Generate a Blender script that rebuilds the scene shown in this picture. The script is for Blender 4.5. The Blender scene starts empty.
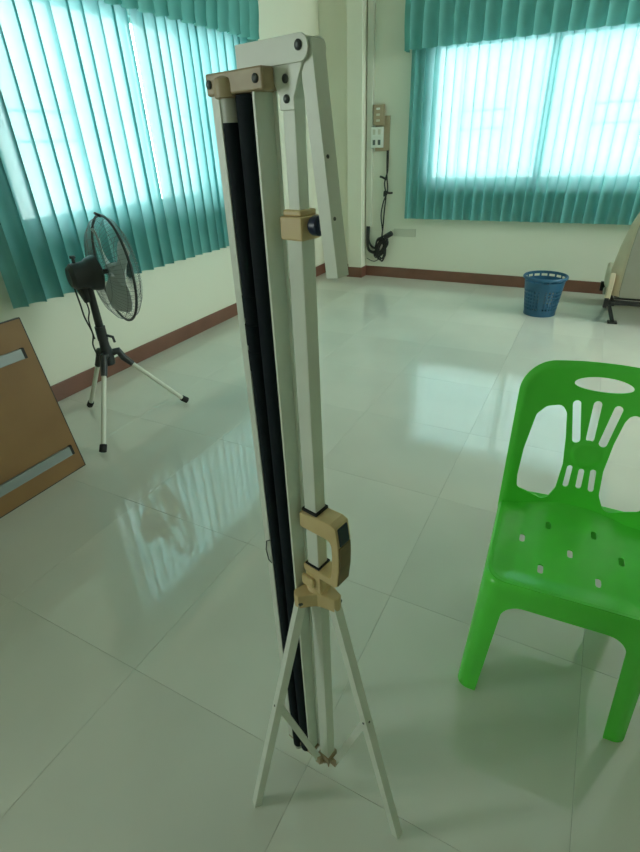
import bpy, bmesh, math, random
from mathutils import Vector, Matrix

random.seed(7)
C = bpy.context.scene.collection
S = bpy.context.scene
PI = math.pi
R = math.radians

# ------------------------------------------------------------------ camera, world, exposure
YAW, PITCH, ROLL, CAM_H, FPX = -0.49994, 0.52211, -0.04107, 1.3677, 490.8
cd = bpy.data.cameras.new('camera'); cam = bpy.data.objects.new('camera', cd); C.objects.link(cam)
fw = Vector((math.sin(YAW) * math.cos(PITCH), math.cos(YAW) * math.cos(PITCH), -math.sin(PITCH)))
rt = Vector((math.cos(YAW), -math.sin(YAW), 0)); up = rt.cross(fw)
c_, s_ = math.cos(ROLL), math.sin(ROLL)
rt2 = rt * c_ + up * s_; up2 = -rt * s_ + up * c_
M = Matrix((rt2, up2, -fw)).transposed().to_4x4(); M.translation = Vector((0, 0, CAM_H))
cam.matrix_world = M
cd.sensor_fit = 'VERTICAL'; cd.sensor_height = 24.0; cd.lens = FPX / 852 * 24.0
cd.clip_start = 0.02; cd.clip_end = 200
S.camera = cam

W = bpy.data.worlds.new('daylight'); S.world = W; W.use_nodes = True
wn = W.node_tree.nodes; wl = W.node_tree.links
bg = wn['Background']; bg.inputs['Color'].default_value = (0.96, 1.0, 0.95, 1); bg.inputs['Strength'].default_value = 10.0

S.view_settings.view_transform = 'Standard'; S.view_settings.look = 'None'
S.view_settings.gamma = 1.0; S.view_settings.use_curve_mapping = False
S.view_settings.exposure = 0.73
cy = S.cycles
cy.use_denoising = True
cy.max_bounces = 14; cy.diffuse_bounces = 8; cy.glossy_bounces = 5; cy.transmission_bounces = 8; cy.transparent_max_bounces = 16
cy.sample_clamp_indirect = 6.0
cy.caustics_reflective = False; cy.caustics_refractive = False

# room numbers (metres)
XL, YB, XR, YF, ZC = -2.823, 5.485, 3.0, -2.6, 2.95
WT = 0.16
LW = (1.80, 4.08, 0.97, 2.16)      # window in the left wall: y0, y1, z0, z1
BW = (-1.68, 0.48, 0.94, 2.16)     # window in the back wall: x0, x1, z0, z1

def portal(name, loc, direction, sx, sy):
    l = bpy.data.lights.new(name, 'AREA'); l.shape = 'RECTANGLE'; l.size = sx; l.size_y = sy
    l.cycles.is_portal = True
    o = bpy.data.objects.new(name, l); C.objects.link(o); o.location = loc
    o.rotation_euler = Vector(direction).to_track_quat('-Z', 'Y').to_euler()
portal('window_daylight', (XL - WT - .02, (LW[0] + LW[1]) / 2, (LW[2] + LW[3]) / 2), (1, 0, 0), 2.28, 1.25)
NW = (-1.5, -.75, .97, 2.16)      # unseen window of this wall, added for the light from beside the camera
RW = (2.5, 5.3, 1.75, 2.9)        # unseen high window band opposite, added to brighten the far half
portal('window_daylight', (XL - WT - .02, (NW[0] + NW[1]) / 2, (NW[2] + NW[3]) / 2), (1, 0, 0), .8, 1.25)
portal('window_daylight', (XR + WT + .02, (RW[0] + RW[1]) / 2, (RW[2] + RW[3]) / 2), (-1, 0, 0), 2.85, 1.2)
portal('window_daylight', ((BW[0] + BW[1]) / 2, YB + WT + .02, (BW[2] + BW[3]) / 2), (0, -1, 0), 2.2, 1.25)

# ------------------------------------------------------------------ materials
def mat(name, col, rough=.5, metal=0., noise=None, scale=8., bump=0., bscale=60., spec=.5, coat=0., detail=3.):
    m = bpy.data.materials.new(name); m.use_nodes = True
    n = m.node_tree.nodes; l = m.node_tree.links; b = n['Principled BSDF']
    b.inputs['Base Color'].default_value = (*col, 1); b.inputs['Roughness'].default_value = rough
    b.inputs['Metallic'].default_value = metal; b.inputs['Specular IOR Level'].default_value = spec
    b.inputs['Coat Weight'].default_value = coat
    if noise or bump:
        tc = n.new('ShaderNodeTexCoord')
    if noise:
        t = n.new('ShaderNodeTexNoise'); t.inputs['Scale'].default_value = scale; t.inputs['Detail'].default_value = detail
        l.new(tc.outputs['Object'], t.inputs['Vector'])
        r = n.new('ShaderNodeValToRGB'); r.color_ramp.elements[0].position = .3; r.color_ramp.elements[1].position = .7
        r.color_ramp.elements[0].color = (*noise, 1); r.color_ramp.elements[1].color = (*col, 1)
        l.new(t.outputs['Fac'], r.inputs['Fac']); l.new(r.outputs['Color'], b.inputs['Base Color'])
    if bump:
        t2 = n.new('ShaderNodeTexNoise'); t2.inputs['Scale'].default_value = bscale; t2.inputs['Detail'].default_value = 4
        l.new(tc.outputs['Object'], t2.inputs['Vector'])
        bp = n.new('ShaderNodeBump'); bp.inputs['Strength'].default_value = bump; bp.inputs['Distance'].default_value = .01
        l.new(t2.outputs['Fac'], bp.inputs['Height']); l.new(bp.outputs['Normal'], b.inputs['Normal'])
    return m

def curtain_mat(name, col, trans, clear):
    m = bpy.data.materials.new(name); m.use_nodes = True
    n = m.node_tree.nodes; l = m.node_tree.links
    out = n['Material Output']; n.remove(n['Principled BSDF'])
    tc = n.new('ShaderNodeTexCoord'); tx = n.new('ShaderNodeTexNoise'); tx.inputs['Scale'].default_value = 6
    l.new(tc.outputs['Object'], tx.inputs['Vector'])
    mr = n.new('ShaderNodeMapRange'); mr.inputs[3].default_value = .85; mr.inputs[4].default_value = 1.12
    l.new(tx.outputs['Fac'], mr.inputs[0])
    hs = n.new('ShaderNodeHueSaturation'); hs.inputs['Color'].default_value = (*col, 1); l.new(mr.outputs[0], hs.inputs['Value'])
    d = n.new('ShaderNodeBsdfDiffuse'); l.new(hs.outputs[0], d.inputs['Color'])
    t = n.new('ShaderNodeBsdfTranslucent'); t.inputs['Color'].default_value = (*trans, 1)
    p = n.new('ShaderNodeBsdfTransparent'); p.inputs['Color'].default_value = (.84, .94, .97, 1)
    a = n.new('ShaderNodeMixShader'); a.inputs[0].default_value = .21
    l.new(d.outputs[0], a.inputs[1]); l.new(t.outputs[0], a.inputs[2])
    b = n.new('ShaderNodeMixShader'); b.inputs[0].default_value = clear
    l.new(a.outputs[0], b.inputs[1]); l.new(p.outputs[0], b.inputs[2])
    l.new(b.outputs[0], out.inputs['Surface'])
    return m

def glass_mat():
    m = bpy.data.materials.new('window_glass'); m.use_nodes = True
    n = m.node_tree.nodes; l = m.node_tree.links; out = n['Material Output']; n.remove(n['Principled BSDF'])
    t = n.new('ShaderNodeBsdfTransparent'); t.inputs['Color'].default_value = (.93, .97, .96, 1)
    g = n.new('ShaderNodeBsdfGlossy'); g.inputs['Roughness'].default_value = .02
    x = n.new('ShaderNodeMixShader'); f = n.new('ShaderNodeFresnel'); f.inputs['IOR'].default_value = 1.3
    l.new(f.outputs[0], x.inputs[0]); l.new(t.outputs[0], x.inputs[1]); l.new(g.outputs[0], x.inputs[2])
    l.new(x.outputs[0], out.inputs['Surface'])
    return m

def tile_mat():
    m = mat('glazed_floor_tile', (.69, .68, .60), .022, 0, (.63, .625, .55), 2.2, .006, 4.0, 1.0)
    n = m.node_tree.nodes; l = m.node_tree.links; b = n['Principled BSDF']
    oi = n.new('ShaderNodeObjectInfo'); mr = n.new('ShaderNodeMapRange'); mr.inputs[3].default_value = .96; mr.inputs[4].default_value = 1.03
    l.new(oi.outputs['Random'], mr.inputs[0])
    src = b.inputs['Base Color'].links[0].from_socket
    hs = n.new('ShaderNodeHueSaturation'); l.new(src, hs.inputs['Color']); l.new(mr.outputs[0], hs.inputs['Value']); l.new(hs.outputs[0], b.inputs['Base Color'])
    return m

m_wall = mat('cream_wall_paint', (.79, .79, .67), .55, 0, (.76, .765, .64), 1.5, .06, 90)
m_ceil = mat('white_ceiling', (.78, .78, .74), .8)
m_tile = tile_mat()
m_grout = mat('grey_grout', (.58, .605, .53), .5)
m_base = mat('brown_skirting_tile', (.21, .092, .062), .35, 0, (.17, .075, .05), 6)
m_alu = mat('window_aluminium', (.62, .64, .64), .35, .7)
m_steel_dark = mat('grille_steel', (.20, .21, .22), .5, .3)
m_glass = glass_mat()
m_curtain = curtain_mat('teal_curtain_cloth', (.19, .50, .49), (.43, .74, .82), .03)
m_valance = curtain_mat('teal_valance_cloth', (.19, .50, .47), (.24, .60, .57), .02)
m_rail = mat('white_rail', (.6, .6, .56), .4)
m_white = mat('white_enamel', (.73, .77, .69), .38, .0, (.67, .71, .63), 14, .03, 120)
m_ivory = mat('aged_ivory_plastic', (.66, .50, .26), .38, 0, (.58, .43, .21), 18)
m_amber = mat('brown_yellowed_plastic', (.36, .27, .16), .45, 0, (.46, .36, .22), 30)
m_black = mat('black_vinyl', (.005, .010, .014), .7, 0, (.007, .013, .017), 30, 0, 60, .15)
m_bolt = mat('dark_steel_bolt', (.07, .08, .08), .45, .6)
m_gtube = mat('grey_plastic_tube', (.42, .43, .38), .4)
m_blue = mat('dark_blue_knob', (.012, .02, .05), .35)
m_wood = mat('brown_grip_strip', (.20, .12, .055), .45, 0, (.15, .09, .04), 40)
m_green = mat('green_plastic', (.105, .75, .065), .27, 0, (.097, .71, .06), 10, .02, 40, .5)
m_fan = mat('charcoal_fan_plastic', (.022, .026, .028), .42)
m_wire = mat('grey_guard_wire', (.16, .18, .18), .4, .4)
m_blade = mat('smoky_fan_blade', (.50, .54, .55), .35)
m_leg = mat('cream_fan_leg', (.68, .69, .60), .35)
m_rubber = mat('black_rubber', (.012, .013, .013), .7)
m_board = mat('brown_hardboard', (.26, .14, .048), .55, 0, (.23, .12, .041), 5, .05, 150)
m_edge = mat('dark_edge_band', (.035, .028, .022), .5)
m_galv = mat('galvanised_rail', (.26, .295, .29), .4, .4)
m_basket = mat('blue_basket_plastic', (.020, .105, .20), .38)
m_uph = mat('beige_upholstery', (.58, .49, .35), .75, 0, (.54, .455, .32), 12, .1, 200)
m_uphg = mat('grey_back_vinyl', (.27, .26, .21), .6, 0, (.25, .24, .19), 9)
m_frame = mat('black_seat_frame', (.012, .012, .013), .45)
m_box = mat('tan_switch_box', (.40, .32, .21), .5)
m_wbox = mat('white_socket_plate', (.80, .84, .78), .4)
m_slot = mat('dark_socket_slot', (.10, .12, .11), .5)
m_pipe = mat('cream_pvc_pipe', (.62, .63, .54), .45)
m_cable = mat('black_cable', (.018, .022, .02), .5)
m_plate = mat('cream_wall_plate', (.60, .61, .50), .45)

# ------------------------------------------------------------------ mesh helpers
class MB:
    def __init__(s): s.v = []; s.f = []
    def add(s, vs, fs):
        k = len(s.v); s.v += [tuple(v) for v in vs]; s.f += [tuple(i + k for i in f) for f in fs]; return s
    def box(s, x0, x1, y0, y1, z0, z1):
        v = [(x, y, z) for z in (z0, z1) for y in (y0, y1) for x in (x0, x1)]
        return s.add(v, [(0, 2, 3, 1), (4, 5, 7, 6), (0, 1, 5, 4), (2, 6, 7, 3), (0, 4, 6, 2), (1, 3, 7, 5)])
    def prism(s, pts, ext):
        """polygon (list of Vector) pushed along ext"""
        n = len(pts); ext = Vector(ext); pts = [Vector(p) for p in pts]
        return s.add(pts + [p + ext for p in pts], [tuple(range(n - 1, -1, -1)), tuple(range(n, 2 * n))] + [(i, (i + 1) % n, n + (i + 1) % n, n + i) for i in range(n)])
    def tube(s, pts, rad, n=12, cap=True):
        pts = [Vector(p) for p in pts]; rads = rad if isinstance(rad, (list, tuple)) else [rad] * len(pts)
        rings = []; prev = None
        for i, p in enumerate(pts):
            a = pts[max(i - 1, 0)]; b = pts[min(i + 1, len(pts) - 1)]; t = (b - a).normalized()
            if prev is None:
                x = t.orthogonal().normalized()
            else:
                x = (prev - t * prev.dot(t)).normalized()
            prev = x; y = t.cross(x)
            rings.append([p + (x * math.cos(2 * PI * k / n) + y * math.sin(2 * PI * k / n)) * rads[i] for k in range(n)])
        vs = [q for r in rings for q in r]; fs = []
        for i in range(len(pts) - 1):
            for k in range(n):
                fs.append((i * n + k, i * n + (k + 1) % n, (i + 1) * n + (k + 1) % n, (i + 1) * n + k))
        if cap:
            fs.append(tuple(range(n - 1, -1, -1))); e = (len(pts) - 1) * n; fs.append(tuple(range(e, e + n)))
        return s.add(vs, fs)
    def lathe(s, prof, n=32, mtx=None, cap=True):
        vs = []; fs = []
        for r, z in prof:
            for k in range(n):
                v = Vector((r * math.cos(2 * PI * k / n), r * math.sin(2 * PI * k / n), z)); vs.append(mtx @ v if mtx else v)
        for i in range(len(prof) - 1):
            for k in range(n):
                fs.append((i * n + k, i * n + (k + 1) % n, (i + 1) * n + (k + 1) % n, (i + 1) * n + k))
        if cap and prof[0][0] > 1e-5: fs.append(tuple(range(n - 1, -1, -1)))
        if cap and prof[-1][0] > 1e-5: fs.append(tuple(range((len(prof) - 1) * n, len(prof) * n)))
        return s.add(vs, fs)
    def beam(s, a, b, w, d, side, open_side=None):
        """rectangular bar a->b, width w along 'side', depth d across"""
        a = Vector(a); b = Vector(b); t = (b - a).normalized(); x = Vector(side); x = (x - t * x.dot(t)).normalized(); y = t.cross(x)
        q = [(-.5, -.5), (.5, -.5), (.5, .5), (-.5, .5)]
        return s.prism([a + x * (w * i) + y * (d * j) for i, j in q], b - a)
    def build(s, name, m, parent=None, smooth=False, bevel=0., seg=2, solid=0., auto=40, loc=None):
        me = bpy.data.meshes.new(name); me.from_pydata(s.v, [], s.f); me.validate(); me.update()
        bm = bmesh.new(); bm.from_mesh(me); bmesh.ops.remove_doubles(bm, verts=bm.verts, dist=1e-6)
        bmesh.ops.recalc_face_normals(bm, faces=bm.faces)
        if smooth:
            for f in bm.faces: f.smooth = True
            for e in bm.edges:
                if len(e.link_faces) == 2 and e.calc_face_angle(0) > R(auto): e.smooth = False
        bm.to_mesh(me); bm.free()
        return link(name, me, m, parent, bevel, seg, solid, loc)

def link(name, me, m, parent=None, bevel=0., seg=2, solid=0., loc=None):
    o = bpy.data.objects.new(name, me); C.objects.link(o)
    if m: me.materials.append(m)
    if parent: o.parent = parent
    if loc: o.location = loc
    if solid:
        d = o.modifiers.new('solid', 'SOLIDIFY'); d.thickness = solid; d.offset = -1
        d = o.modifiers.new('split', 'EDGE_SPLIT'); d.split_angle = R(50)
    if bevel:
        d = o.modifiers.new('bevel', 'BEVEL'); d.width = bevel; d.segments = seg; d.limit_method = 'ANGLE'; d.angle_limit = R(40)
        d.harden_normals = False
    return o

def sheet(name, P, D, nu, nv, m, parent=None, closed=False, solid=0., keep=None):
    """a surface P(u,v) sampled on a grid; D(u,v) < 0 is kept and the border is slid onto D = 0"""
    cu = nu if closed else nu + 1
    uv = [[i / nu, j / nv] for j in range(nv + 1) for i in range(cu)]
    fs = []; on = {}; off = set()
    for j in range(nv):
        for i in range(nu):
            i2 = (i + 1) % cu
            f = (j * cu + i, j * cu + i2, (j + 1) * cu + i2, (j + 1) * cu + i)
            if D and D((i + .5) / nu, (j + .5) / nv) > 0: off.update(f)
            else:
                fs.append(f)
                for k in f: on[k] = 1
    if D:
        hu, hv = .2 / nu, .2 / nv
        for k in on:
            if k not in off: continue
            q = uv[k]; q0 = tuple(q)
            for it in range(4):
                d = D(*q)
                gu = (D(q[0] + hu, q[1]) - D(q[0] - hu, q[1])) / 2 / hu / nu; gv = (D(q[0], q[1] + hv) - D(q[0], q[1] - hv)) / 2 / hv / nv
                g2 = gu * gu + gv * gv
                if g2 < 1e-12: break
                q[0] -= d * gu / g2 / nu; q[1] -= d * gv / g2 / nv
                for ax_, n_ in ((0, nu), (1, nv)): q[ax_] = max(q0[ax_] - .9 / n_, min(q0[ax_] + .9 / n_, q[ax_]))
                if not closed: q[0] = min(1, max(0, q[0]))
                q[1] = min(1, max(0, q[1]))
    vs = [P(*q) for q in uv]
    if keep: fs = [f for f in fs if keep(sum((Vector(vs[k]) for k in f), Vector()) / 4)]
    used = sorted({k for f in fs for k in f}); mp = {k: i for i, k in enumerate(used)}
    me = bpy.data.meshes.new(name); me.from_pydata([tuple(vs[k]) for k in used], [], [tuple(mp[k] for k in f) for f in fs])
    me.validate(); me.update()
    for p in me.polygons: p.use_smooth = True
    return link(name, me, m, parent, 0, 2, solid)

def empty(name, loc, label, cat, rz=0., group=None):
    o = bpy.data.objects.new(name, None); C.objects.link(o); o.location = loc; o.rotation_euler = (0, 0, rz)
    o.empty_display_size = .1; return tag(o, label, cat, group)
def tag(o, label, cat, group=None):
    o['label'] = label; o['category'] = cat
    if group: o['group'] = group
    return o
def struct(o, label=None):
    o['kind'] = 'structure'
    if label: o['label'] = label
    return o

# 2-D distances
def sd_poly(pts, r=0.):
    n = len(pts)
    def f(x, y):
        d = 1e9; s = 1
        for i in range(n):
            ax, ay = pts[i]; bx, by = pts[i - 1]
            ex, ey = bx - ax, by - ay; wx, wy = x - ax, y - ay
            t = max(0, min(1, (wx * ex + wy * ey) / (ex * ex + ey * ey)))
            d = min(d, (wx - ex * t) ** 2 + (wy - ey * t) ** 2)
            a, b, c = y >= ay, y < by, ex * wy > ey * wx
            if (a and b and c) or (not a and not b and not c): s = -s
        return s * math.sqrt(d) - r
    return f
def sd_capsule(ax, ay, bx, by, r):
    def f(x, y):
        ex, ey = bx - ax, by - ay; t = max(0, min(1, ((x - ax) * ex + (y - ay) * ey) / (ex * ex + ey * ey)))
        return math.hypot(x - ax - ex * t, y - ay - ey * t) - r
    return f
def sd_ellipse(cx, cy_, a, b):
    def f(x, y):
        k = math.hypot((x - cx) / a, (y - cy_) / b); g = math.hypot((x - cx) / a / a, (y - cy_) / b / b)
        return k * (k - 1) / g if g > 1e-9 else -b
    return f
def sd_rbox(cx, cy_, hx, hy, r):
    def f(x, y):
        qx = abs(x - cx) - hx + r; qy = abs(y - cy_) - hy + r
        return math.hypot(max(qx, 0), max(qy, 0)) + min(max(qx, qy), 0) - r
    return f

# ------------------------------------------------------------------ room
fl = struct(MB().box(XL, XR, YF, YB, -.12, -.005).build('floor', m_grout))
TO = (-.972, .539); T = .6; GAP = .0003
def tile_mesh(x0, x1, y0, y1):
    c = .0004; t = MB()
    v = [(x0, y0, -.006), (x1, y0, -.006), (x1, y1, -.006), (x0, y1, -.006), (x0, y0, -c), (x1, y0, -c), (x1, y1, -c), (x0, y1, -c),
         (x0 + c, y0 + c, 0), (x1 - c, y0 + c, 0), (x1 - c, y1 - c, 0), (x0 + c, y1 - c, 0)]
    t.add(v, [(0, 1, 5, 4), (1, 2, 6, 5), (2, 3, 7, 6), (3, 0, 4, 7), (4, 5, 9, 8), (5, 6, 10, 9), (6, 7, 11, 10), (7, 4, 8, 11), (8, 9, 10, 11)])
    me = bpy.data.meshes.new('floor_tile'); me.from_pydata(t.v, [], t.f); me.materials.append(m_tile); return me
cache = {}
ix0 = math.floor((XL - TO[0]) / T); ix1 = math.ceil((XR - TO[0]) / T); iy0 = math.floor((YF - TO[1]) / T); iy1 = math.ceil((YB - TO[1]) / T)
for i in range(ix0, ix1):
    for j in range(iy0, iy1):
        cx, cy2 = TO[0] + (i + .5) * T, TO[1] + (j + .5) * T
        x0, x1 = max(-T / 2 + GAP, XL - cx), min(T / 2 - GAP, XR - cx); y0, y1 = max(-T / 2 + GAP, YF - cy2), min(T / 2 - GAP, YB - cy2)
        if x1 - x0 < .01 or y1 - y0 < .01: continue
        k = tuple(round(a, 4) for a in (x0, x1, y0, y1))
        if k not in cache: cache[k] = tile_mesh(x0, x1, y0, y1)
        o = bpy.data.objects.new('floor_tile', cache[k]); C.objects.link(o); o.parent = fl; o.location = (cx, cy2, 0)

struct(MB().box(XL - WT, XR + WT, YF - WT, YB + WT, ZC, ZC + .1).build('ceiling', m_ceil))
w = MB(); y0, y1, z0, z1 = LW
w.box(XL - WT, XL, YF - WT, y0, -.12, ZC).box(XL - WT, XL, y1, YB + WT, -.12, ZC).box(XL - WT, XL, y0, y1, -.12, z0).box(XL - WT, XL, y0, y1, z1, ZC)
w = MB(); n0, n1 = NW[:2]
w.box(XL - WT, XL, YF - WT, n0, -.12, ZC).box(XL - WT, XL, n1, y0, -.12, ZC).box(XL - WT, XL, y1, YB + WT, -.12, ZC)
for p, q in ((n0, n1), (y0, y1)): w.box(XL - WT, XL, p, q, -.12, z0).box(XL - WT, XL, p, q, z1, ZC)
struct(w.build('wall_left', m_wall))
w = MB(); x0, x1, z0, z1 = BW
w.box(XL, x0, YB, YB + WT, -.12, ZC).box(x1, XR + WT, YB, YB + WT, -.12, ZC).box(x0, x1, YB, YB + WT, -.12, z0).box(x0, x1, YB, YB + WT, z1, ZC)
struct(w.build('wall_back', m_wall))
struct(MB().box(XR, XR + WT, YF - WT, RW[0], -.12, ZC).box(XR, XR + WT, RW[1], YB, -.12, ZC).box(XR, XR + WT, RW[0], RW[1], -.12, RW[2]).box(XR, XR + WT, RW[0], RW[1], RW[3], ZC).build('wall_right', m_wall))
PW = (.85, 2.2)                    # corner of an unseen partition, added to shade the foreground from the high window
struct(MB().box(PW[0], XR, PW[1] - .12, PW[1], 0, ZC).build('wall_added_partition', m_wall))
struct(MB().box(XL, XR, YF - WT, YF, -.12, ZC).build('wall_front', m_wall))
CX0, CX1, CY = -2.463, -2.30, 5.352
struct(MB().box(CX0, CX1, CY, YB, 0, ZC).build('wall_column', m_wall, bevel=.004))
BH, BT = .112, .012
struct(MB().box(XL, XL + BT, YF, YB, 0, BH).build('baseboard_left', m_base, bevel=.003))
struct(MB().box(XL + BT, CX0, YB - BT, YB, 0, BH).box(CX1, XR, YB - BT, YB, 0, BH).build('baseboard_back', m_base, bevel=.003))
struct(MB().box(CX0 - BT, CX1 + BT, CY - BT, CY, 0, BH).box(CX0 - BT, CX0, CY, YB - BT, 0, BH).box(CX1, CX1 + BT, CY, YB - BT, 0, BH).build('baseboard_column', m_base, bevel=.002))
struct(MB().box(XR - BT, XR, YF, YB - BT, 0, BH).build('baseboard_right', m_base))
struct(MB().box(XL + BT, XR - BT, YF, YF + BT, 0, BH).build('baseboard_front', m_base))

def window(name, a0, a1, z0, z1, put, nsash, rects):
    """put(a, d, z): a along the wall, d outwards from the inner face"""
    def bx(mb, a, b, d0, d1, c, d):
        p = [put(x, y, z) for z in (c, d) for y in (d0, d1) for x in (a, b)]
        return mb.add(p, [(0, 2, 3, 1), (4, 5, 7, 6), (0, 1, 5, 4), (2, 6, 7, 3), (0, 4, 6, 2), (1, 3, 7, 5)])
    t = .045; f = MB()
    bx(f, a0, a1, .06, .14, z0, z0 + t); bx(f, a0, a1, .06, .14, z1 - t, z1); bx(f, a0, a0 + t, .06, .14, z0 + t, z1 - t); bx(f, a1 - t, a1, .06, .14, z0 + t, z1 - t)
    wo = struct(f.build(name, m_alu))
    wd = (a1 - a0 - 2 * t) / nsash
    for i in range(nsash):
        b0 = a0 + t + i * wd; b1 = b0 + wd; dd = .07 if i % 2 == 0 else .102; s = MB(); q = .035
        bx(s, b0, b1, dd, dd + .025, z0 + t, z0 + t + q); bx(s, b0, b1, dd, dd + .025, z1 - t - q, z1 - t)
        bx(s, b0, b0 + q, dd, dd + .025, z0 + t + q, z1 - t - q); bx(s, b1 - q, b1, dd, dd + .025, z0 + t + q, z1 - t - q)
        so = s.build('sash', m_alu, wo)
        bx(MB(), b0 + q, b1 - q, dd + .010, dd + .015, z0 + t + q, z1 - t - q).build('pane', m_glass, so)
    g = MB()
    for r0, r1 in rects:
        for zz in (1.435, 1.585): bx(g, r0, r1, .146, .158, zz - .007, zz + .007)
        for aa in (r0, r1): bx(g, aa - .006, aa + .006, .146, .158, z0, z1)
    g.build('security_grille', m_steel_dark, wo)
    sl = MB(); bx(sl, a0 - .03, a1 + .03, -.02, .06, z0 - .03, z0); sl.build('window_sill', m_wall, wo)
window('window_1', *LW, lambda a, d, z: (XL - d, a, z), 2, [(2.02, 2.46), (3.42, 3.86)])
window('window_added_side', *NW, lambda a, d, z: (XL - d, a, z), 1, [])  # added light opening, out of view
window('window_added_high', *RW, lambda a, d, z: (XR + d, a, z), 4, [])  # added light opening for the far end, out of view
window('window_2', *BW, lambda a, d, z: (a, YB + d, z), 2, [(-1.40, -.93), (-.25, .22)])

# ------------------------------------------------------------------ curtains
def curtain(label, put, a0, a1, ztop, zbot, wl, amp, seed, group):
    """pleated panel; put(a, d, z): d = distance into the room from the wall"""
    rnd = random.Random(seed); n = max(3, round((a1 - a0) / wl))
    ph = [rnd.uniform(-.7, .7) for _ in range(n + 2)]; am = [rnd.uniform(.55, 1.25) for _ in range(n + 2)]
    def P(u, v):
        x = u * n; i = int(min(x, n - 1e-6)); t = x - i
        sm = t * t * (3 - 2 * t)
        p = ph[i] * (1 - sm) + ph[i + 1] * sm; a = am[i] * (1 - sm) + am[i + 1] * sm
        lo = .65 + .35 * v
        c = .5 - .5 * math.cos(2 * PI * t)
        d = amp * (.75 + .25 * a) * c ** 1.1 * lo + .006 * math.sin(2 * PI * x * .37 + seed)
        pitch = (a1 - a0) / n
        aa = a0 + pitch * (x + 1.15 / (2 * PI) * math.sin(2 * PI * t) + .16 * p * c * lo)
        z = ztop + (zbot - ztop) * v + .006 * v * c
        return put(aa, .060 + d, z)
    return tag(sheet('curtain', P, None, n * 18, 16, m_curtain), label, 'curtain', group)

def valance(label, put, a0, a1, ztop, zbot, wl, seed):
    rnd = random.Random(seed); n = round((a1 - a0) / wl); ph = [rnd.uniform(-.9, .9) for _ in range(n + 2)]
    t = empty('valance', put((a0 + a1) / 2, 0, ztop), label, 'valance')
    org = Vector(t.location)
    def P(u, v):
        x = u * n; i = int(min(x, n - 1e-6)); s = x - i; sm = s * s * (3 - 2 * s); p = ph[i] * (1 - sm) + ph[i + 1] * sm
        c = .5 - .5 * math.cos(2 * PI * s)
        d = (.030 + .028 * v) * c ** 1.2 + .030 * math.sin(PI * min(1, v * 1.1))
        z = ztop + (zbot - ztop) * v + .004 * v * c
        aa = a0 + (a1 - a0) / n * (x + .95 / (2 * PI) * math.sin(2 * PI * s) + .14 * p * c * v)
        return Vector(put(aa, .150 + d, z)) - org
    sheet('pleated_cloth', P, None, n * 14, 18, m_valance, t)
    for s, a in ((0, a0), (1, a1)):
        def Q(u, v, a=a, s=s):
            return Vector(put(a + (.01 * math.sin(u * 9)) * v, .005 + .15 * u, ztop + (zbot - ztop) * v)) - org
        sheet('return_end', Q, None, 8, 10, m_valance, t)
    r = MB(); b = [put(a0 + .01, .0, ztop - .03), put(a1 - .01, .14, ztop)]
    lo = [min(p) for p in zip(*b)]; hi = [max(p) for p in zip(*b)]
    r.box(lo[0] - org.x, hi[0] - org.x, lo[1] - org.y, hi[1] - org.y, lo[2] - org.z, hi[2] - org.z).build('pelmet_board', m_rail, t)
    return t
pl = lambda a, d, z: (XL + d, a, z)
pb = lambda a, d, z: (a, YB - d, z)
g1, g2 = 'curtains at the window behind the fan', 'curtains at the window above the waste basket'
curtain('teal pleated curtain panel hanging behind the black standing fan', pl, 1.58, 2.85, 2.50, .635, .108, .078, 3, g1)
curtain('teal pleated curtain panel between the fan and the folded projection screen', pl, 2.875, 4.10, 2.50, .635, .105, .072, 5, g1)
curtain('teal pleated curtain panel hanging beside the wall sockets and tangled black cables', pb, -1.83, -.60, 2.50, .64, .092, .066, 8, g2)
curtain('teal pleated curtain panel hanging above the blue waste basket and beige seat', pb, -.61, .66, 2.50, .64, .094, .066, 12, g2)
valance('pleated teal valance over the window behind the standing fan', pl, 1.50, 4.12, 2.53, 2.085, .125, 21)
valance('pleated teal valance over the window above the waste basket', pb, -1.875, .72, 2.53, 2.07, .13, 22)

# ------------------------------------------------------------------ folded tripod projection screen
ST = empty('projection_screen', (-.322, .56, 0), 'folded white tripod projection screen standing in the middle of the floor', 'projection screen', R(-12))
m = MB()
m.box(-.0125, .0125, -.0125, .0125, .05, 1.275).build('outer_pole', m_white, ST, bevel=.0015)
MB().box(-.009, .009, -.009, .009, 1.262, 1.44).build('inner_pole', m_white, ST, bevel=.0012)
# collar with its knob
co = MB().box(-.0175, .0175, -.0175, .0175, 1.266, 1.293).box(-.0145, .0145, -.0145, .0145, 1.293, 1.300).build('collar', m_ivory, ST, bevel=.0018)
kx = Matrix.Translation((.0165, -.002, 1.283)) @ Matrix.Rotation(PI / 2, 4, 'Y')
MB().lathe([(.005, 0), (.005, .006), (.0105, .006), (.0115, .009), (.0115, .017), (.0095, .019), (.006, .019), (.005, .024), (.001, .025)], 14, kx).build('clamp_knob', m_blue, co, smooth=True)
# trapezoid bracket with two bolts
tb = MB().prism([(-.025, -.0128, 1.442), (-.009, -.0128, 1.412), (-.009, -.0128, 1.4), (.012, -.0128, 1.4), (.012, -.0128, 1.412), (.026, -.0128, 1.442)], (0, .0035, 0)).build('bracket', m_white, ST, bevel=.0008)
def bolt(u, v, w, r, par):
    mx = Matrix.Translation((u, v, w)) @ Matrix.Rotation(PI / 2, 4, 'X')
    MB().lathe([(r, 0), (r, .0012), (r * .75, .0022), (r * .3, .0026)], 14, mx).build('bolt', m_bolt, par, smooth=True)
bolt(.0012, -.0128, 1.4285, .0042, tb); bolt(.0015, -.0128, 1.4105, .0042, tb)
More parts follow.
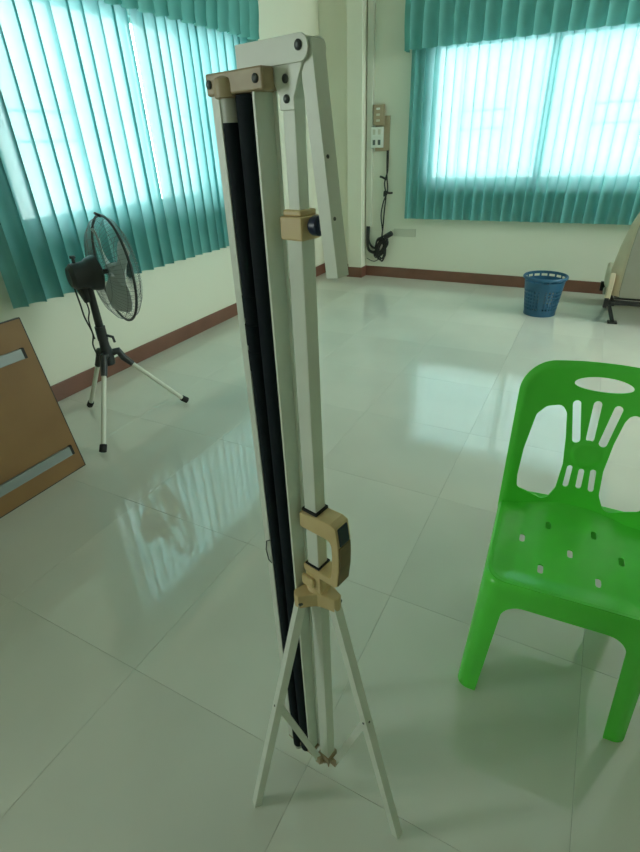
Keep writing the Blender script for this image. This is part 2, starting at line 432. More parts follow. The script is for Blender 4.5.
# top channel (open below), rounded at its hinge end
def rounded(u0, u1, w0, w1, v0, dv):
    r = (w1 - w0) / 2; pts = [(u0, v0, w0), (u1 - r, v0, w0)] + [(u1 - r + r * math.sin(a), v0, (w0 + w1) / 2 - r * math.cos(a)) for a in [PI * k / 8 for k in range(1, 8)]] + [(u1 - r, v0, w1), (u0, v0, w1)]
    return MB().prism(pts, (0, dv, 0))
tc_ = rounded(-.070, .036, 1.4405, 1.4645, -.0150, .0022)
for q in (rounded(-.070, .036, 1.4405, 1.4645, .0128, .0022), MB().box(-.070, .020, -.0128, .0128, 1.4622, 1.4645)):
    tc_.add(q.v, q.f)
tco = tc_.build('top_channel', m_white, ST, bevel=.0006)
bolt(.0235, -.015, 1.4545, .0048, tco)
# keystone arm hanging from the top channel (U profile, open to the rear)
a0, a1 = Vector((.0275, -.0105, 1.4585)), Vector((.0565, -.0105, 1.226))
arm = MB(); t = (a1 - a0).normalized(); sx = Vector((1, 0, 0)); sx = (sx - t * sx.dot(t)).normalized(); yv = Vector((0, 1, 0))
def chan(mb, a, b, w, d, th):
    for x0, x1, y0, y1 in ((-w / 2, w / 2, 0, th), (-w / 2, -w / 2 + th, th, d), (w / 2 - th, w / 2, th, d)):
        mb.prism([a + sx * x0 + yv * y0, a + sx * x1 + yv * y0, a + sx * x1 + yv * y1, a + sx * x0 + yv * y1], b - a)
chan(arm, a0, a1, .0175, .022, .0016)
ka = arm.build('keystone_arm', m_white, ST, bevel=.0004)
MB().tube([a1 + Vector((-.0095, .004, .022)), a1 + Vector((-.0125, .004, .022))], .0022, 8).build('stop_pin', m_bolt, ka)
for f in (.45, .72):
    p = a0.lerp(a1, f) + sx * .0088 + yv * .006
    MB().tube([p, p + sx * .0008], .0022, 8).build('rivet', m_bolt, ka)
# screen case: U shaped housing, open to the front
CB, CT_ = .078, 1.420
cs = MB().box(-.102, -.0885, -.030, .000, CB, CT_).box(-.0885, -.034, -.005, .000, CB, CT_).box(-.034, -.030, -.030, .000, CB, CT_).box(-.030, -.0235, -.002, .000, CB, CT_)
case = cs.build('screen_case', m_white, ST, bevel=.0008)
ro = MB().tube([(-.0515, -.0175, CB - .01), (-.0515, -.0175, 1.4175)], .0155, 16).build('screen_roll', m_black, ST, smooth=True)
rod = MB().tube([(-.076, -.024, .062), (-.076, -.024, .6), (-.076, -.024, 1.392)], .0116, 18).build('draw_bar', m_black, ST, smooth=True)
MB().tube([(-.076, -.024, 1.391), (-.076, -.024, 1.425)], .0113, 18).build('bar_sleeve', m_gtube, rod, smooth=True)
MB().tube([(-.076, -.024, .046), (-.076, -.024, .062)], .009, 14).build('bar_plug', m_gtube, rod, smooth=True)
MB().tube([(-.085, -.0330, .742), (-.0945, -.0330, .735), (-.0985, -.0330, .712), (-.0945, -.0330, .688), (-.087, -.0330, .684)], .0011, 8).build('wire_hook', m_bolt, rod, smooth=True)
tp = MB()
for zz, rr in ((1.19, .0012), (1.15, .0016), (1.11, .0013)):
    tp.tube([(-.076, -.024, zz), (-.076, -.024, zz - .03)], .0116 + rr, 16)
tp.build('tape_wrap', m_black, rod, smooth=True)
# beige end caps
ec = MB().box(-.104, -.026, -.034, .003, 1.419, 1.4405).box(-.026, -.0125, -.034, -.0155, 1.419, 1.4405).build('end_cap', m_amber, ST, bevel=.002)
MB().lathe([(.0135, 1.4155), (.0155, 1.4165), (.0160, 1.428), (.0145, 1.434), (.008, 1.437)], 20, Matrix.Translation((-.0765, -.026, 0))).build('cap_socket', m_amber, ec, smooth=True)
bolt(-.098, -.034, 1.430, .0045, ec); bolt(-.0225, -.034, 1.430, .0045, ec)
be = MB().box(-.103, -.027, -.028, .002, .066, .078)
for k in range(9):
    u = random.uniform(-.1, -.03); be.tube([(u, random.uniform(-.02, .0), .067), (u + random.uniform(-.006, .006), random.uniform(-.022, 0), random.uniform(.05, .06))], [.005, .0015], 6)
be.build('broken_end_cap', m_amber, ST)
# C-shaped carrying handle around the pole
outer = [(-.021, .802), (-.019, .831), (.046, .838), (.056, .835), (.0615, .79), (.0625, .77), (.0615, .745), (.057, .701), (.050, .698), (-.018, .700), (-.019, .714)]
inner = [(-.003, .714), (.043, .712), (.0475, .74), (.0485, .77), (.047, .795), (.042, .800), (-.003, .799)]
ring_out = [(-.021, .802), (-.019, .831), (.046, .838), (.057, .834), (.0625, .77), (.057, .701), (.050, .698), (-.018, .700), (-.019, .714)]
hb = MB(); V0, V1 = -.0185, .0165
loop = [(-.021, .800), (-.020, .831), (.020, .8365), (.046, .838), (.057, .834), (.0615, .80), (.0625, .77), (.0615, .74), (.057, .702), (.050, .6975), (-.018, .700), (-.019, .713), (.030, .7125), (.0435, .714), (.0475, .74), (.0485, .77), (.0472, .79), (.0435, .7995), (.030, .8010)]
# front/back faces as quads between outer and inner runs
o_ = [(-.020, .831), (.020, .8365), (.046, .838), (.057, .834), (.0615, .80), (.0625, .77), (.0615, .74), (.057, .702), (.050, .6975), (.02, .698), (-.018, .700)]
i_ = [(-.021, .800), (.020, .8008), (.0405, .8005), (.0450, .797), (.0475, .79), (.0485, .77), (.0475, .745), (.0450, .718), (.0415, .7135), (.02, .7135), (-.019, .714)]
n = len(o_); vs = [(u, V0, w_) for u, w_ in o_] + [(u, V0, w_) for u, w_ in i_] + [(u, V1, w_) for u, w_ in o_] + [(u, V1, w_) for u, w_ in i_]
fs = []
for k in range(n - 1):
    fs += [(k, k + 1, n + k + 1, n + k), (2 * n + k + 1, 2 * n + k, 3 * n + k, 3 * n + k + 1), (k + 1, k, 2 * n + k, 2 * n + k + 1), (n + k, n + k + 1, 3 * n + k + 1, 3 * n + k)]
for k in (0, n - 1): fs.append((k, n + k, 3 * n + k, 2 * n + k))
hd = hb.add(vs, fs).build('handle', m_ivory, ST, bevel=.0016)
MB().prism([(.0595, V0 + .005, .828), (.0636, V0 + .005, .800), (.0640, V0 + .005, .795), (.058, V0 + .005, .795), (.056, V0 + .005, .832)], (0, .025, 0)).build('trigger', m_blue, hd, bevel=.001)
MB().prism([(.0605, V0 + .002, .793), (.0636, V0 + .002, .792), (.0643, V0 + .002, .77), (.0634, V0 + .002, .742), (.0588, V0 + .002, .703), (.056, V0 + .002, .704), (.0600, V0 + .002, .75)], (0, .031, 0)).build('grip_strip', m_wood, hd, bevel=.0008)
def collar_ring(w0, w1, h=.0158, q=.0126):
    return MB().box(-h, h, -h, -q, w0, w1).box(-h, h, q, h, w0, w1).box(-h, -q, -q, q, w0, w1).box(q, h, -q, q, w0, w1)
for w0, w1 in ((.836, .841), (.7125, .7165)): collar_ring(w0, w1).build('gasket', m_rubber, hd)
MB().box(-.016, .018, -.017, .015, .655, .698).box(-.020, .006, -.024, -.017, .668, .690).build('slide_clip', m_ivory, hd, bevel=.002)
# hub and legs
LEG = [(230.7, .188), (345.4, .208), (118., .198)]
hubz0, hubz1 = .622, .655
hub = MB()
for a, r in LEG:
    a = R(a + 12); d = Vector((math.cos(a), math.sin(a), 0)); s = Vector((-d.y, d.x, 0))
    pts = [d * .008 + s * .020, d * .008 - s * .020, d * .034 - s * .0125, d * .046 - s * .0095, d * .050, d * .046 + s * .0095, d * .034 + s * .0125]
    hub.prism([p + Vector((0, 0, hubz0)) for p in pts], (0, 0, hubz1 - hubz0))
hub.lathe([(.021, hubz0 - .002), (.0225, hubz0), (.0225, hubz1), (.018, hubz1 + .006)], 18)
hubo = hub.build('leg_hub', m_ivory, ST, bevel=.004, seg=3)
for a, r in LEG[:2]:
    a = R(a + 12 + 14); d = Vector((math.cos(a), math.sin(a), 0))
    mx = Matrix.Translation(d * .040 + Vector((0, 0, .634))) @ d.to_track_quat('Z', 'Y').to_matrix().to_4x4()
    MB().lathe([(.0032, 0), (.0032, .006), (.002, .0068)], 10, mx).build('rivet', m_bolt, hubo)
slider = MB().box(-.016, .016, -.016, -.0125, .058, .078).box(-.016, .016, .0125, .016, .058, .078).box(-.016, -.0125, -.016, .016, .058, .078).box(.0125, .016, -.016, .016, .058, .078)
for k in range(16):
    a = 2 * PI * k / 16; c = Vector((.0145 * math.cos(a), .0145 * math.sin(a), .06)); slider.tube([c, c + Vector((random.uniform(-.006, .006), random.uniform(-.006, .006), -random.uniform(.006, .022)))], [.0045, .001], 6)
for a, r in LEG:
    a = R(a + 12); d = Vector((math.cos(a), math.sin(a), 0)); slider.box(d.x * .022 - .007, d.x * .022 + .007, d.y * .022 - .007, d.y * .022 + .007, .050, .074)
slider.build('brace_slider', m_amber, ST)
for a, r in LEG:
    a = R(a + 12); d = Vector((math.cos(a), math.sin(a), 0)); s = Vector((-d.y, d.x, 0)); Z = Vector((0, 0, 1))
    p0 = d * .035 + Z * .640; p1 = d * r; L_ = (p1 - p0).normalized()
    th = .0012; wd_, dp = .0185, .0165; out = s.cross(L_).normalized()
    if out.dot(d) < 0: out = -out
    lg = MB()
    for x0, x1, y0, y1 in ((-wd_ / 2, wd_ / 2, dp / 2 - th, dp / 2), (-wd_ / 2, -wd_ / 2 + th, -dp / 2, dp / 2), (wd_ / 2 - th, wd_ / 2, -dp / 2, dp / 2)):
        lg.prism([p0 + s * x0 + out * y0, p0 + s * x1 + out * y0, p0 + s * x1 + out * y1, p0 + s * x0 + out * y1], p1 - p0 + L_ * .002)
    lo = lg.build('leg', m_white, ST, bevel=.0005)
    kn = p0.lerp(p1, .46); e = d * .024 + Z * .063
    MB().beam(kn, e, .0035, .0145, s).build('brace', m_white, ST, bevel=.0005)
    mx = Matrix.Translation(kn - s * wd_ / 2) @ (-s).to_track_quat('Z', 'Y').to_matrix().to_4x4()
    MB().lathe([(.0024, -.0005), (.0024, .0008), (.001, .0014)], 8, mx).build('rivet', m_bolt, lo)
    mx = Matrix.Translation(kn + out * dp / 2) @ out.to_track_quat('Z', 'Y').to_matrix().to_4x4()
    MB().lathe([(.0024, -.0005), (.0024, .0008), (.001, .0014)], 8, mx).build('rivet', m_bolt, lo)
    MB().beam(p1 - L_ * .012, p1 + L_ * .0015, wd_ - 2 * th, dp - 2 * th, s).build('foot_plug', m_gtube, lo)

# ------------------------------------------------------------------ green plastic chair
CH = empty('plastic_chair', (.124, .94, 0), 'bright green moulded plastic chair with fan-shaped openings in its backrest', 'chair', R(3))
def ysurf(u, w): return .385 + .13 * (w - .43) - .05 * (u / .19) ** 2
def hw(w): return .197 if w > .5 else .197
def rounded_hole(pts, r=.020):
    cx = sum(p[0] for p in pts) / len(pts); cz = sum(p[1] for p in pts) / len(pts)
    k = (r - .006); return sd_poly([(p[0] - k * max(-1, min(1, (p[0] - cx) / .03)), p[1] - k * max(-1, min(1, (p[1] - cz) / .06))) for p in pts], r)
slot_h = [sd_ellipse(0.002, .793, .070, .0195),
          rounded_hole([(-.140, .706), (-.122, .719), (-.086, .722), (-.074, .712), (-.064, .647), (-.0555, .54), (-.060, .468), (-.071, .444), (-.154, .472), (-.157, .50), (-.154, .597)]),
          rounded_hole([(.140, .706), (.122, .719), (.086, .722), (.078, .712), (.066, .647), (.0595, .54), (.064, .468), (.075, .444), (.154, .472), (.157, .50), (.154, .597)]),
          sd_capsule(-.050, .734, -.031, .632, .0103), sd_capsule(0.0, .738, .002, .640, .0103), sd_capsule(.050, .734, .035, .632, .0103),
          sd_capsule(-.030, .545, -.0305, .490, .0074), sd_capsule(.001, .540, .003, .492, .0074), sd_capsule(.030, .545, .035, .490, .0074)]
disc = sd_ellipse(.002, .592, .039, .041)
body = sd_rbox(0, .59, .197, .254, .075)
W0, W1, UX = .395, .85, .202
def Db(u, v):
    x = -UX + 2 * UX * u; y = W0 + (W1 - W0) * v
    h = max(body(x, y), -min(f(x, y) for f in slot_h))
    return min(h, disc(x, y))
def Pb(u, v):
    x = -UX + 2 * UX * u; y = W0 + (W1 - W0) * v
    dd = disc(x, y); e = max(0, -dd)
    rim = max(0, body(x, y) + .012)
    return Vector((x, ysurf(x, y) + .012 * max(0, (y - .75)) - min(.004, e * .5) + min(.012, rim) * .9, y))
sheet('backrest', Pb, Db, 96, 108, m_green, CH, solid=-.0045)
# seat: dished top with six drain holes
seat_out = sd_rbox(0, .205, .189, .195, .05)
holes = [sd_rbox(x, y, .0068, .0165, .006) for x, y in ((-.057, .281), (.057, .283), (0, .186), (.119, .203), (-.119, .203), (-.067, .101), (.064, .106))]
def Ds(u, v):
    x = -.2 + .4 * u; y = .0 + .42 * v
    return max(seat_out(x, y), -min(h(x, y) for h in holes))
def Ps(u, v):
    x = -.2 + .4 * u; y = .0 + .42 * v
    e = min(1, max(0, -seat_out(x, y)) / .07)
    dish = -.012 * e * e * (3 - 2 * e)
    back = max(0, (y - .30) / .12) ** 2 * .012
    return Vector((x, y, .427 + dish + back * (1 - (x / .2) ** 2) + .006 * max(0, (.08 - y) / .08) * 0))
sheet('seat', Ps, Ds, 92, 92, m_green, CH, solid=.004)
# skirt and legs: one ring that widens to the floor, arches cut out of its four sides
def rring(t, a, y0, y1, r):
    """rounded rectangle, t in 0..1, starts at the middle of the front"""
    segs = 8; cxs = [(a - r, y0 + r, -90), (a - r, y1 - r, 0), (-a + r, y1 - r, 90), (-a + r, y0 + r, 180)]
    t = (t % 1) * 8   # half front, corner, side, corner, back, corner, side, corner(+half front)
    stops = [(0, .5), (.5, 1.5), (1.5, 2.5), (2.5, 3.5), (3.5, 4.5), (4.5, 5.5), (5.5, 6.5), (6.5, 7.5), (7.5, 8)]
    k = next(i for i, (p, q) in enumerate(stops) if t <= q + 1e-9); p, q = stops[k]; s = (t - p) / (q - p)
    if k == 0: return (s * (a - r), y0)
    if k == 8: return (-(a - r) * (1 - s), y0)
    if k in (1, 3, 5, 7):
        c = cxs[(k - 1) // 2]; an = R(c[2] + 90 * s); return (c[0] + r * math.cos(an), c[1] + r * math.sin(an))
    if k == 2: return (a, y0 + r + s * (y1 - y0 - 2 * r))
    if k == 4: return (a - r - s * 2 * (a - r), y1)
    return (-a, y1 - r - s * (y1 - y0 - 2 * r))
HT = .427
def ring_at(v):
    """v 0 at the floor, 1 at the seat edge"""
    if v < .90:
        f = v / .90; w_ = f * (HT - .022)
        return w_, .2165 + (.197 - .2165) * f, -.008 + .010 * f, .390 + .020 * f, .034 + .014 * f
    a = (v - .90) / .10 * PI / 2
    return HT - .022 + .022 * math.sin(a), .197 - .016 * (1 - math.cos(a)), .002 + .016 * (1 - math.cos(a)), .410 - .016 * (1 - math.cos(a)), .048
def Pr(u, v):
    w_, a, y0, y1, r = ring_at(v); x, y = rring(u, a, y0, y1, r); return Vector((x * (1 - .13 * max(0, y) / .4 * (1 - min(1, v / .9))), y, w_))
def Dr(u, v):
    w_, a, y0, y1, r = ring_at(max(0, min(1, v))); x, y = rring(u, a, y0, y1, r)
    f = w_ / .40; t = u % 1
    fr = min(abs(t), abs(t - 1)) < .125; bk = abs(t - .5) < .125
    inn = a - .054 - .010 * f
    if fr or bk: s, half = x, inn
    else: s, half = y - (y0 + y1) / 2, (y1 - y0) / 2 - .054 - .010 * f
    top = .362 if fr else (.30 if bk else .345)
    # rounded top opening, unbounded below
    rr = .045; qx = abs(s) - half + rr; qy = w_ - top + rr
    d = math.hypot(max(qx, 0), max(qy, 0)) + min(max(qx, qy), 0) - rr
    return -d
CUT = .30
sheet('apron', Pr, Dr, 208, 60, m_green, CH, closed=True, solid=.0045, keep=lambda c: c.z > CUT)
for sx_, sy_ in ((-1, -1), (1, -1), (-1, 1), (1, 1)):
    lg = sheet('leg', Pr, Dr, 208, 60, m_green, CH, closed=True, solid=.0045, keep=lambda c: c.z <= CUT and c.x * sx_ > 0 and (c.y - .2) * sy_ > 0)
    _, a, y0, y1, r = ring_at(0)
    fx = sx_ * (a - .024) * (1 if sy_ < 0 else .88); fy = (y0 + .024) if sy_ < 0 else (y1 - .024)
    MB().box(fx - .016, fx + .016, fy - .016, fy + .016, .0005, .010).build('foot_pad', m_green, lg, bevel=.003)

# ------------------------------------------------------------------ tripod fan
FX, FY = -2.235, 1.69
FN = empty('standing_fan', (FX, FY, 0), 'black tripod standing fan with cream legs in front of the teal curtain', 'fan')
def w2l(x, y, z): return Vector((x - FX, y - FY, z))
feet = [w2l(-2.04, 1.366, 0), w2l(-2.029, 2.004, 0), w2l(-2.541, 1.708, 0)]
HZ = .405
MB().lathe([(.030, HZ - .055), (.034, HZ - .045), (.034, HZ + .02), (.026, HZ + .05), (.024, HZ + .09), (.001, HZ + .09)], 18).build('leg_joint', m_fan, FN, smooth=True)
for f in feet:
    d = Vector((f.x, f.y, 0)).normalized(); p0 = d * .085 + Vector((0, 0, HZ - .04)); fo = Vector((f.x, f.y, .0)) * 1.03; L_ = (fo - p0).normalized()
    a = MB().tube([d * .02 + Vector((0, 0, HZ + .005)), d * .06 + Vector((0, 0, HZ + .01)), p0 - L_ * .01, p0 + L_ * .05], [.022, .02, .019, .017], 12).build('leg_bracket', m_fan, FN, smooth=True)
    up_ = fo - L_ * .012
    lg = MB().tube([p0, up_ - L_ * .035], .0125, 12).build('leg', m_leg, FN, smooth=True)
    b_ = up_ - L_ * .045
    MB().tube([b_, b_ + L_ * .004, fo - L_ * .010 + Vector((0, 0, .010))], [.017, .0185, .0185], 12).build('rubber_foot', m_rubber, lg, smooth=True)
MB().tube([(0, 0, HZ + .05), (0, 0, .60), (0, 0, .79)], [.022, .020, .018], 14).build('pole', m_fan, FN, smooth=True)
MB().tube([(0, 0, HZ + .085), (0, 0, HZ + .16)], .027, 14).tube([(.02, .01, HZ + .11), (.05, .025, HZ + .10), (.053, .027, HZ + .07)], [.008, .008, .007], 8).build('height_clamp', m_fan, FN, smooth=True)
ax = Vector((.38, .925, .0)).normalized(); HC = Vector((.022, .02, .838))
mx = Matrix.Translation(HC) @ ax.to_track_quat('Z', 'Y').to_matrix().to_4x4()
mo = MB().lathe([(.002, -.115), (.045, -.112), (.062, -.095), (.066, -.03), (.078, -.015), (.086, .01), (.086, .03), (.05, .045), (.012, .05), (.012, .12)], 22, mx).build('motor_housing', m_fan, FN, smooth=True)
MB().tube([(-.015, -.01, .70), (-.025, -.015, .76), (-.03, -.02, .835)], [.024, .034, .03], 12).build('tilt_neck', m_fan, FN, smooth=True)
b = HC - ax * .07
MB().tube([b + Vector((0, 0, .05)), b + Vector((0, 0, .085))], [.008, .008], 8).tube([b + Vector((0, 0, .085)), b + Vector((0, 0, .097))], [.015, .013], 10).build('swing_knob', m_fan, FN, smooth=True)
GC = HC + ax * .112; GR = .262
gm = Matrix.Translation(GC) @ ax.to_track_quat('Z', 'Y').to_matrix().to_4x4()
def ringpts(r, z, n=56): return [gm @ Vector((r * math.cos(2 * PI * k / n), r * math.sin(2 * PI * k / n), z)) for k in range(n + 1)]
MB().tube(ringpts(GR, 0), .0065, 8, cap=False).build('guard_rim', m_fan, FN, smooth=True)
for nm, sg, dep in (('rear_guard', -1, .085), ('front_guard', 1, .075)):
    g = MB(); n = 72
    for k in range(n):
        a = 2 * PI * k / n; pts = []
        for r_, z_ in ((.055, dep), (.13, dep), (.20, dep * .82), (.245, dep * .42), (GR, 0)):
            pts.append(gm @ Vector((r_ * math.cos(a), r_ * math.sin(a), sg * z_)))
        g.tube(pts, .0008, 4, cap=False)
    for r_, z_ in ((.055, dep), (.16, dep * .92), (.245, dep * .42)): g.tube(ringpts(r_, sg * z_, 40), .0012, 5, cap=False)
    go = g.build(nm, m_wire, FN, smooth=True); go['kind'] = 'stuff'
MB().lathe([(.001, -.086), (.058, -.086), (.058, -.078), (.001, -.078)], 22, gm).build('guard_plate', m_fan, FN, smooth=True)
MB().lathe([(.001, .072), (.055, .073), (.05, .083), (.001, .086)], 22, gm).build('badge_plate', m_fan, FN, smooth=True)
MB().tube([gm @ Vector((0, 0, 0)) + Vector((0, 0, GR - .004)), gm @ Vector((0, 0, 0)) + Vector((0, 0, GR + .014)) - ax * .03], [.008, .006], 8).build('guard_clip', m_fan, FN, smooth=True)
hubf = MB().lathe([(.034, -.03), (.036, .02), (.022, .034), (.001, .036)], 20, gm).build('blade_hub', m_blade, FN, smooth=True)
for k in range(3):
    a0_ = 2 * PI * k / 3 + .5
    def Pf(u, v, a0_=a0_):
        r_ = .03 + .205 * v; wdt = (.40 + .80 * math.sin(PI * min(1, .18 + .75 * v))) * (1 if v < .85 else math.sqrt(max(.02, 1 - ((v - .85) / .15) ** 2 * .75)))
        an = a0_ + (u - .5) * wdt * 1.25 + .25 * v
        return gm @ Vector((r_ * math.cos(an), r_ * math.sin(an), (.5 - u) * .055))
    sheet('fan_blade', Pf, None, 10, 12, m_blade, hubf, solid=.002)
cp = [HC - ax * .10 + Vector((0, 0, -.05)), HC - ax * .10 + Vector((.01, 0, -.14)), Vector((-.045, -.04, .62)), Vector((-.030, -.03, .53)), Vector((-.04, -.04, .47)), Vector((-.036, -.03, .40)), Vector((-.03, -.02, .36))]
def smooth_path(p, n=6):
    out = []
    for i in range(len(p) - 1):
        a, b, c, d = p[max(i - 1, 0)], p[i], p[i + 1], p[min(i + 2, len(p) - 1)]
        for k in range(n):
            t = k / n; out.append(.5 * ((2 * b) + (c - a) * t + (2 * a - 5 * b + 4 * c - d) * t * t + (3 * b - a - 3 * c + d) * t ** 3))
    return out + [p[-1]]
MB().tube(smooth_path(cp), .0042, 8).build('power_cord', m_cable, FN, smooth=True)
cp2 = [HC - ax * .08 + Vector((.01, 0, -.06)), HC - ax * .06 + Vector((0, 0, -.17)), Vector((-.034, -.03, .60)), Vector((-.028, -.028, .50))]
MB().tube(smooth_path(cp2), .0035, 8).build('power_cord', m_cable, FN, smooth=True)

# ------------------------------------------------------------------ brown panel with rails, standing on its long edge
lean = Vector((-2.17 + 2.045, 0, .748)); hgt = lean.length; ang = math.atan2(.125, .748)
BD = empty('rail_panel', (-2.045, 1.25, 0), 'brown hardboard panel with two grey metal rails, propped on edge below the curtain', 'panel')
BD.rotation_euler = (0, -ang, 0)
LB = 1.05
MB().box(-.018, 0, -LB, 0, .003, hgt).build('board', m_board, BD)
MB().box(-.0195, .0012, -LB, .003, hgt - .001, hgt + .004).box(-.0195, .0012, 0, .004, 0, hgt).box(-.0195, .0012, -LB, .003, 0, .004).build('edge_band', m_edge, BD)
for zz, ye in ((.615, -.045), (.112, -.03)):
    rl = MB().box(0, .016, -LB + .05, ye - .012, zz - .022, zz - .019).box(.013, .016, -LB + .05, ye - .012, zz - .022, zz + .022).box(0, .016, -LB + .05, ye - .012, zz + .019, zz + .022)
    ro_ = rl.build('rail', m_galv, BD, bevel=.001)
    MB().box(0, .017, ye - .014, ye, zz - .024, zz + .024).build('rail_end', m_rubber, ro_, bevel=.002)
# rear prop legs
for yy_ in (-.14, -.90):
    top = Vector((-.020, yy_, .60)); bot = Vector((-.020 - .20, yy_, .0))
    bot.z = -math.tan(ang) * 0 + .0
    ca, sa = math.cos(ang), math.sin(ang)
    # world floor point 0.22 m behind the panel foot, in the tilted frame
    X, Zw = -.30, .006; bot = Vector((X * ca + Zw * sa, yy_, -X * sa + Zw * ca))
    MB().beam(top, bot, .022, .012, (0, 1, 0)).build('prop_leg', m_galv, BD, bevel=.001)

# ------------------------------------------------------------------ blue waste basket
BK = empty('waste_basket', (-.290, 4.65, 0), 'blue perforated plastic waste basket on the floor below the curtain', 'basket')
bh, r0, r1 = .325, .128, .166
NB = 72
def Pk(u, v):
    a = 2 * PI * u; r_ = r0 + (r1 - r0) * v; return Vector((r_ * math.cos(a), r_ * math.sin(a), .004 + (bh - .004) * v))
rows = [.18 + .092 * k for k in range(6)]
def wall_keep():
    vs = []; fs = []; vv = [0.]
    for r_ in rows: vv += [r_ - .027, r_ + .027]
    vv += [.80, .885, .945, 1.0]; NU = 64
    for v in vv:
        for i in range(NU): vs.append(Pk(i / NU, v))
    for j in range(len(vv) - 1):
        for i in range(NU):
            hole = (j % 2 == 1 and j < 12 and i % 2 == 0 and 1 < (i % 16) < 15) or (vv[j] == .885 and i % 4 in (0, 1, 2))
            if not hole: fs.append((j * NU + i, j * NU + (i + 1) % NU, (j + 1) * NU + (i + 1) % NU, (j + 1) * NU + i))
    return MB().add(vs, fs)
wall_keep().build('side_wall', m_basket, BK, smooth=True, solid=.003)
MB().lathe([(.001, .003), (r0 - .004, .003), (r0 + .003, 0), (r0 + .003, .012), (r0 - .003, .012)], 48, cap=False).build('base', m_basket, BK, smooth=True)
MB().lathe([(r1 - .003, bh - .016), (r1 + .012, bh - .018), (r1 + .014, bh - .004), (r1 + .008, bh + .004), (r1 - .001, bh + .004), (r1 - .003, bh - .016)], 56, cap=False).build('rim', m_basket, BK, smooth=True)

# ------------------------------------------------------------------ beige seat on black frame
SE = empty('upholstered_seat', (.47, 4.72, 0), 'beige upholstered seat with grey back shell on a black metal frame by the wall', 'seat', R(4))
def loft(secs, n=1):
    """secs: list of (list of points); closed rings"""
    k = len(secs[0]); vs = [p for s in secs for p in s]; fs = []
    for j in range(len(secs) - 1):
        for i in range(k): fs.append((j * k + i, j * k + (i + 1) % k, (j + 1) * k + (i + 1) % k, (j + 1) * k + i))
    fs += [tuple(range(k - 1, -1, -1)), tuple(range((len(secs) - 1) * k, len(secs) * k))]
    return MB().add(vs, fs)
secs = []; shell = []
for z_, hwb, hwf, yb, th in ((.215, .205, .275, -.155, .10), (.26, .215, .300, -.150, .16), (.40, .212, .300, -.130, .165), (.58, .204, .272, -.100, .15), (.74, .190, .235, -.070, .13), (.83, .165, .200, -.050, .11), (.87, .110, .140, -.030, .07)):
    secs.append([Vector((-hwb, yb, z_)), Vector((hwb, yb, z_)), Vector((hwf, yb + th * .55, z_)), Vector((hwf * .8, yb + th, z_)), Vector((0, yb + th * .8, z_)), Vector((-hwf * .8, yb + th, z_)), Vector((-hwf, yb + th * .55, z_))])
    shell.append([Vector((-hwb + .006, yb - .006, z_)), Vector((hwb - .006, yb - .006, z_)), Vector((hwb - .006, yb + .004, z_)), Vector((-hwb + .006, yb + .004, z_))])
bo = loft(secs).build('backrest', m_uph, SE, smooth=True, bevel=.018, seg=3)
loft(shell[:-1]).build('back_shell', m_uphg, bo, smooth=True, bevel=.004)
cu = []
for y_, z0_, z1_, h_ in ((-.03, .23, .33, .25), (.05, .20, .37, .28), (.28, .20, .38, .285), (.44, .21, .39, .275), (.50, .24, .35, .24)):
    cu.append([Vector((-h_, y_, z0_)), Vector((h_, y_, z0_)), Vector((h_, y_, z1_ - .02)), Vector((h_ * .6, y_, z1_ - .03)), Vector((-h_ * .6, y_, z1_ - .03)), Vector((-h_, y_, z1_ - .02))])
loft(cu).build('seat_cushion', m_uph, SE, smooth=True, bevel=.02, seg=3)
for s in (-1, 1):
    rc = loft([[Vector((s * x_, y_, z_)) for y_, z_ in ((-.17, .20), (-.05, .19), (-.02, .27), (-.09, .38), (-.14, .40), (-.175, .33))] for x_ in (.262, .285, .300)]).build('recliner_cover', m_uph, SE, smooth=True, bevel=.006)
    mx = Matrix.Translation((s * .300, -.10, .25)) @ Matrix.Rotation(s * PI / 2, 4, 'Y')
    MB().lathe([(.03, -.005), (.03, .012), (.022, .018), (.001, .018)], 16, mx).build('recliner_knob', m_uphg, rc, smooth=True)
    MB().box(s * .24 - .02, s * .24 + .02, -.16, .46, .145, .175).build('side_rail', m_frame, SE, bevel=.004)
    for yy_ in (-.13, .42):
        MB().beam((s * .275, yy_ + .0, .20), (s * .20, yy_ - .0, .010), .03, .045, (1, 0, 0)).beam((s * .285, yy_ - .03, .13), (s * .285, yy_ - .03, .21), .03, .03, (1, 0, 0)).box(s * .20 - .035, s * .20 + .035, yy_ - .035, yy_ + .035, 0, .014).build('leg', m_frame, SE, bevel=.004)
for q in ((-.25, .25, -.15, -.115, .152, .185), (-.25, .25, .40, .43, .152, .185), (-.23, .23, -.12, -.09, .192, .215)): MB().box(*q).build('cross_bar', m_frame, SE, bevel=.004)
MB().box(-.22, .22, -.08, .42, .178, .205).build('seat_pan', m_frame, SE, bevel=.004)

# ------------------------------------------------------------------ fittings on the back wall
tag(MB().box(-2.287, -2.222, YB - .045, YB, .545, ZC).build('conduit', m_pipe, bevel=.008, seg=3), 'cream plastic cable conduit running down the wall beside the column', 'conduit')
bb = tag(MB().box(-2.20, -2.045, YB - .018, YB, 1.275, 1.585).build('backing_board', m_box, bevel=.002), 'tan wooden backing board behind the white wall sockets', 'board')
sw = empty('switch_box', (-2.155, YB - .018, 1.60), 'tan switch box with three small rockers above the white sockets', 'switch')
MB().box(-.058, .058, -.036, .0, -.095, .082).box(-.05, .05, 0, .018, -.013, .078).build('box', m_box, sw, bevel=.003)
MB().box(-.046, .046, -.040, -.036, -.085, .072).build('face_plate', m_box, sw, bevel=.001)
for k in range(3): MB().box(-.020, .018, -.047, -.040, .036 - k * .05, .055 - k * .05).build('rocker', m_wbox if k == 0 else m_plate, sw, bevel=.002)
so = empty('wall_socket', (-2.165, YB - .018, 1.40), 'white double wall socket box mounted under the tan switch box', 'socket')
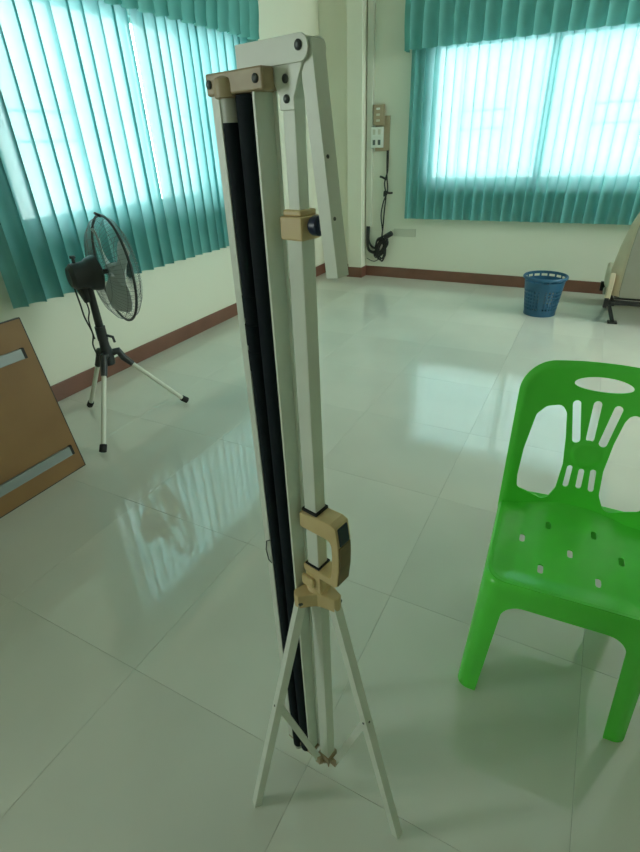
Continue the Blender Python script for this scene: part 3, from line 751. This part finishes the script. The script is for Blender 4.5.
MB().box(-.066, .060, -.036, .0, -.093, .092).build('box', m_wbox, so, bevel=.003)
for k, zz in enumerate((.046, -.046)):
    fpl = MB().box(-.060, .054, -.041, -.036, zz - .041, zz + .041).build('face_plate', m_wbox, so, bevel=.002)
    for s in (-1, 1):
        MB().box(-.003 + s * .028 - .014, -.003 + s * .028 + .014, -.0425, -.041, zz - .022, zz + .024).build('socket_slot', m_slot if k else m_plate, fpl)
CBX = Vector((-2.07, YB - .03, 0))
cb = empty('cable_bundle', (-2.07, YB - .03, .25), 'tangle of black cables hanging down the wall below the sockets', 'cable')
def cable(pts, r, nm='cable'):
    return MB().tube(smooth_path([Vector((p[0] + 2.07, p[1], p[2] - .25)) for p in pts], 5), r, 8).build(nm, m_cable, cb, smooth=True)
cable([(-2.05, .005, 1.28), (-2.048, 0, 1.10), (-2.075, -.01, .98), (-2.06, 0, .86), (-2.07, -.01, .70), (-2.08, -.01, .55), (-2.09, -.02, .42)], .008)
cable([(-2.06, 0, 1.28), (-2.055, 0, 1.05), (-2.04, -.01, .90), (-2.085, 0, .80), (-2.11, 0, .66), (-2.085, -.01, .50), (-2.09, -.02, .38)], .007)
cable([(-2.13, 0, 1.04), (-2.09, -.012, 1.03), (-2.055, -.012, 1.01)], .011)
cable([(-1.985, 0, .885), (-2.03, -.012, .885), (-2.07, -.012, .90), (-2.075, -.01, .85)], .010)
cable([(-2.265, 0, .545), (-2.265, -.005, .36), (-2.24, -.01, .29), (-2.18, -.01, .27), (-2.12, -.015, .30)], .016)
cable([(-2.25, 0, .545), (-2.25, -.004, .40), (-2.21, -.004, .33), (-2.15, -.01, .31)], .012)
cable([(-2.27, -.005, .20), (-2.19, 0, .17), (-2.13, 0, .20), (-2.10, -.01, .30)], .005)
rnd = random.Random(4)
for k in range(15):
    c = Vector((-2.09 + rnd.uniform(-.02, .02), -.022 + rnd.uniform(-.012, .008), .335 + rnd.uniform(-.03, .03))); a, b_ = rnd.uniform(.03, .055), rnd.uniform(.06, .13); t0 = rnd.uniform(-.7, .2); pts = []
    for q in range(9):
        an = 2 * PI * q / 8; x_, z_ = a * math.cos(an), b_ * math.sin(an); pts.append((c.x + x_ * math.cos(t0) - z_ * math.sin(t0), c.y + .008 * math.sin(an * 2 + k), c.z + x_ * math.sin(t0) + z_ * math.cos(t0)))
    cable(pts, .0065, 'cable_loop')
MB().lathe([(.02, -.05), (.028, -.045), (.028, .045), (.02, .05)], 12, Matrix.Translation((.065, -.035, .215)) @ Matrix.Rotation(R(60), 4, 'Y')).build('plug', m_cable, cb, smooth=True)
op = empty('outlet_plate', (-1.84, YB, .487), 'cream double outlet plate on the wall beside the cable tangle', 'socket')
MB().box(-.125, .125, -.010, 0, -.040, .040).build('plate', m_plate, op, bevel=.002)
for s in (-1, 1): MB().box(s * .05 - .035, s * .05 + .035, -.013, -.010, -.026, .026).build('outlet_insert', m_plate, op, bevel=.001)
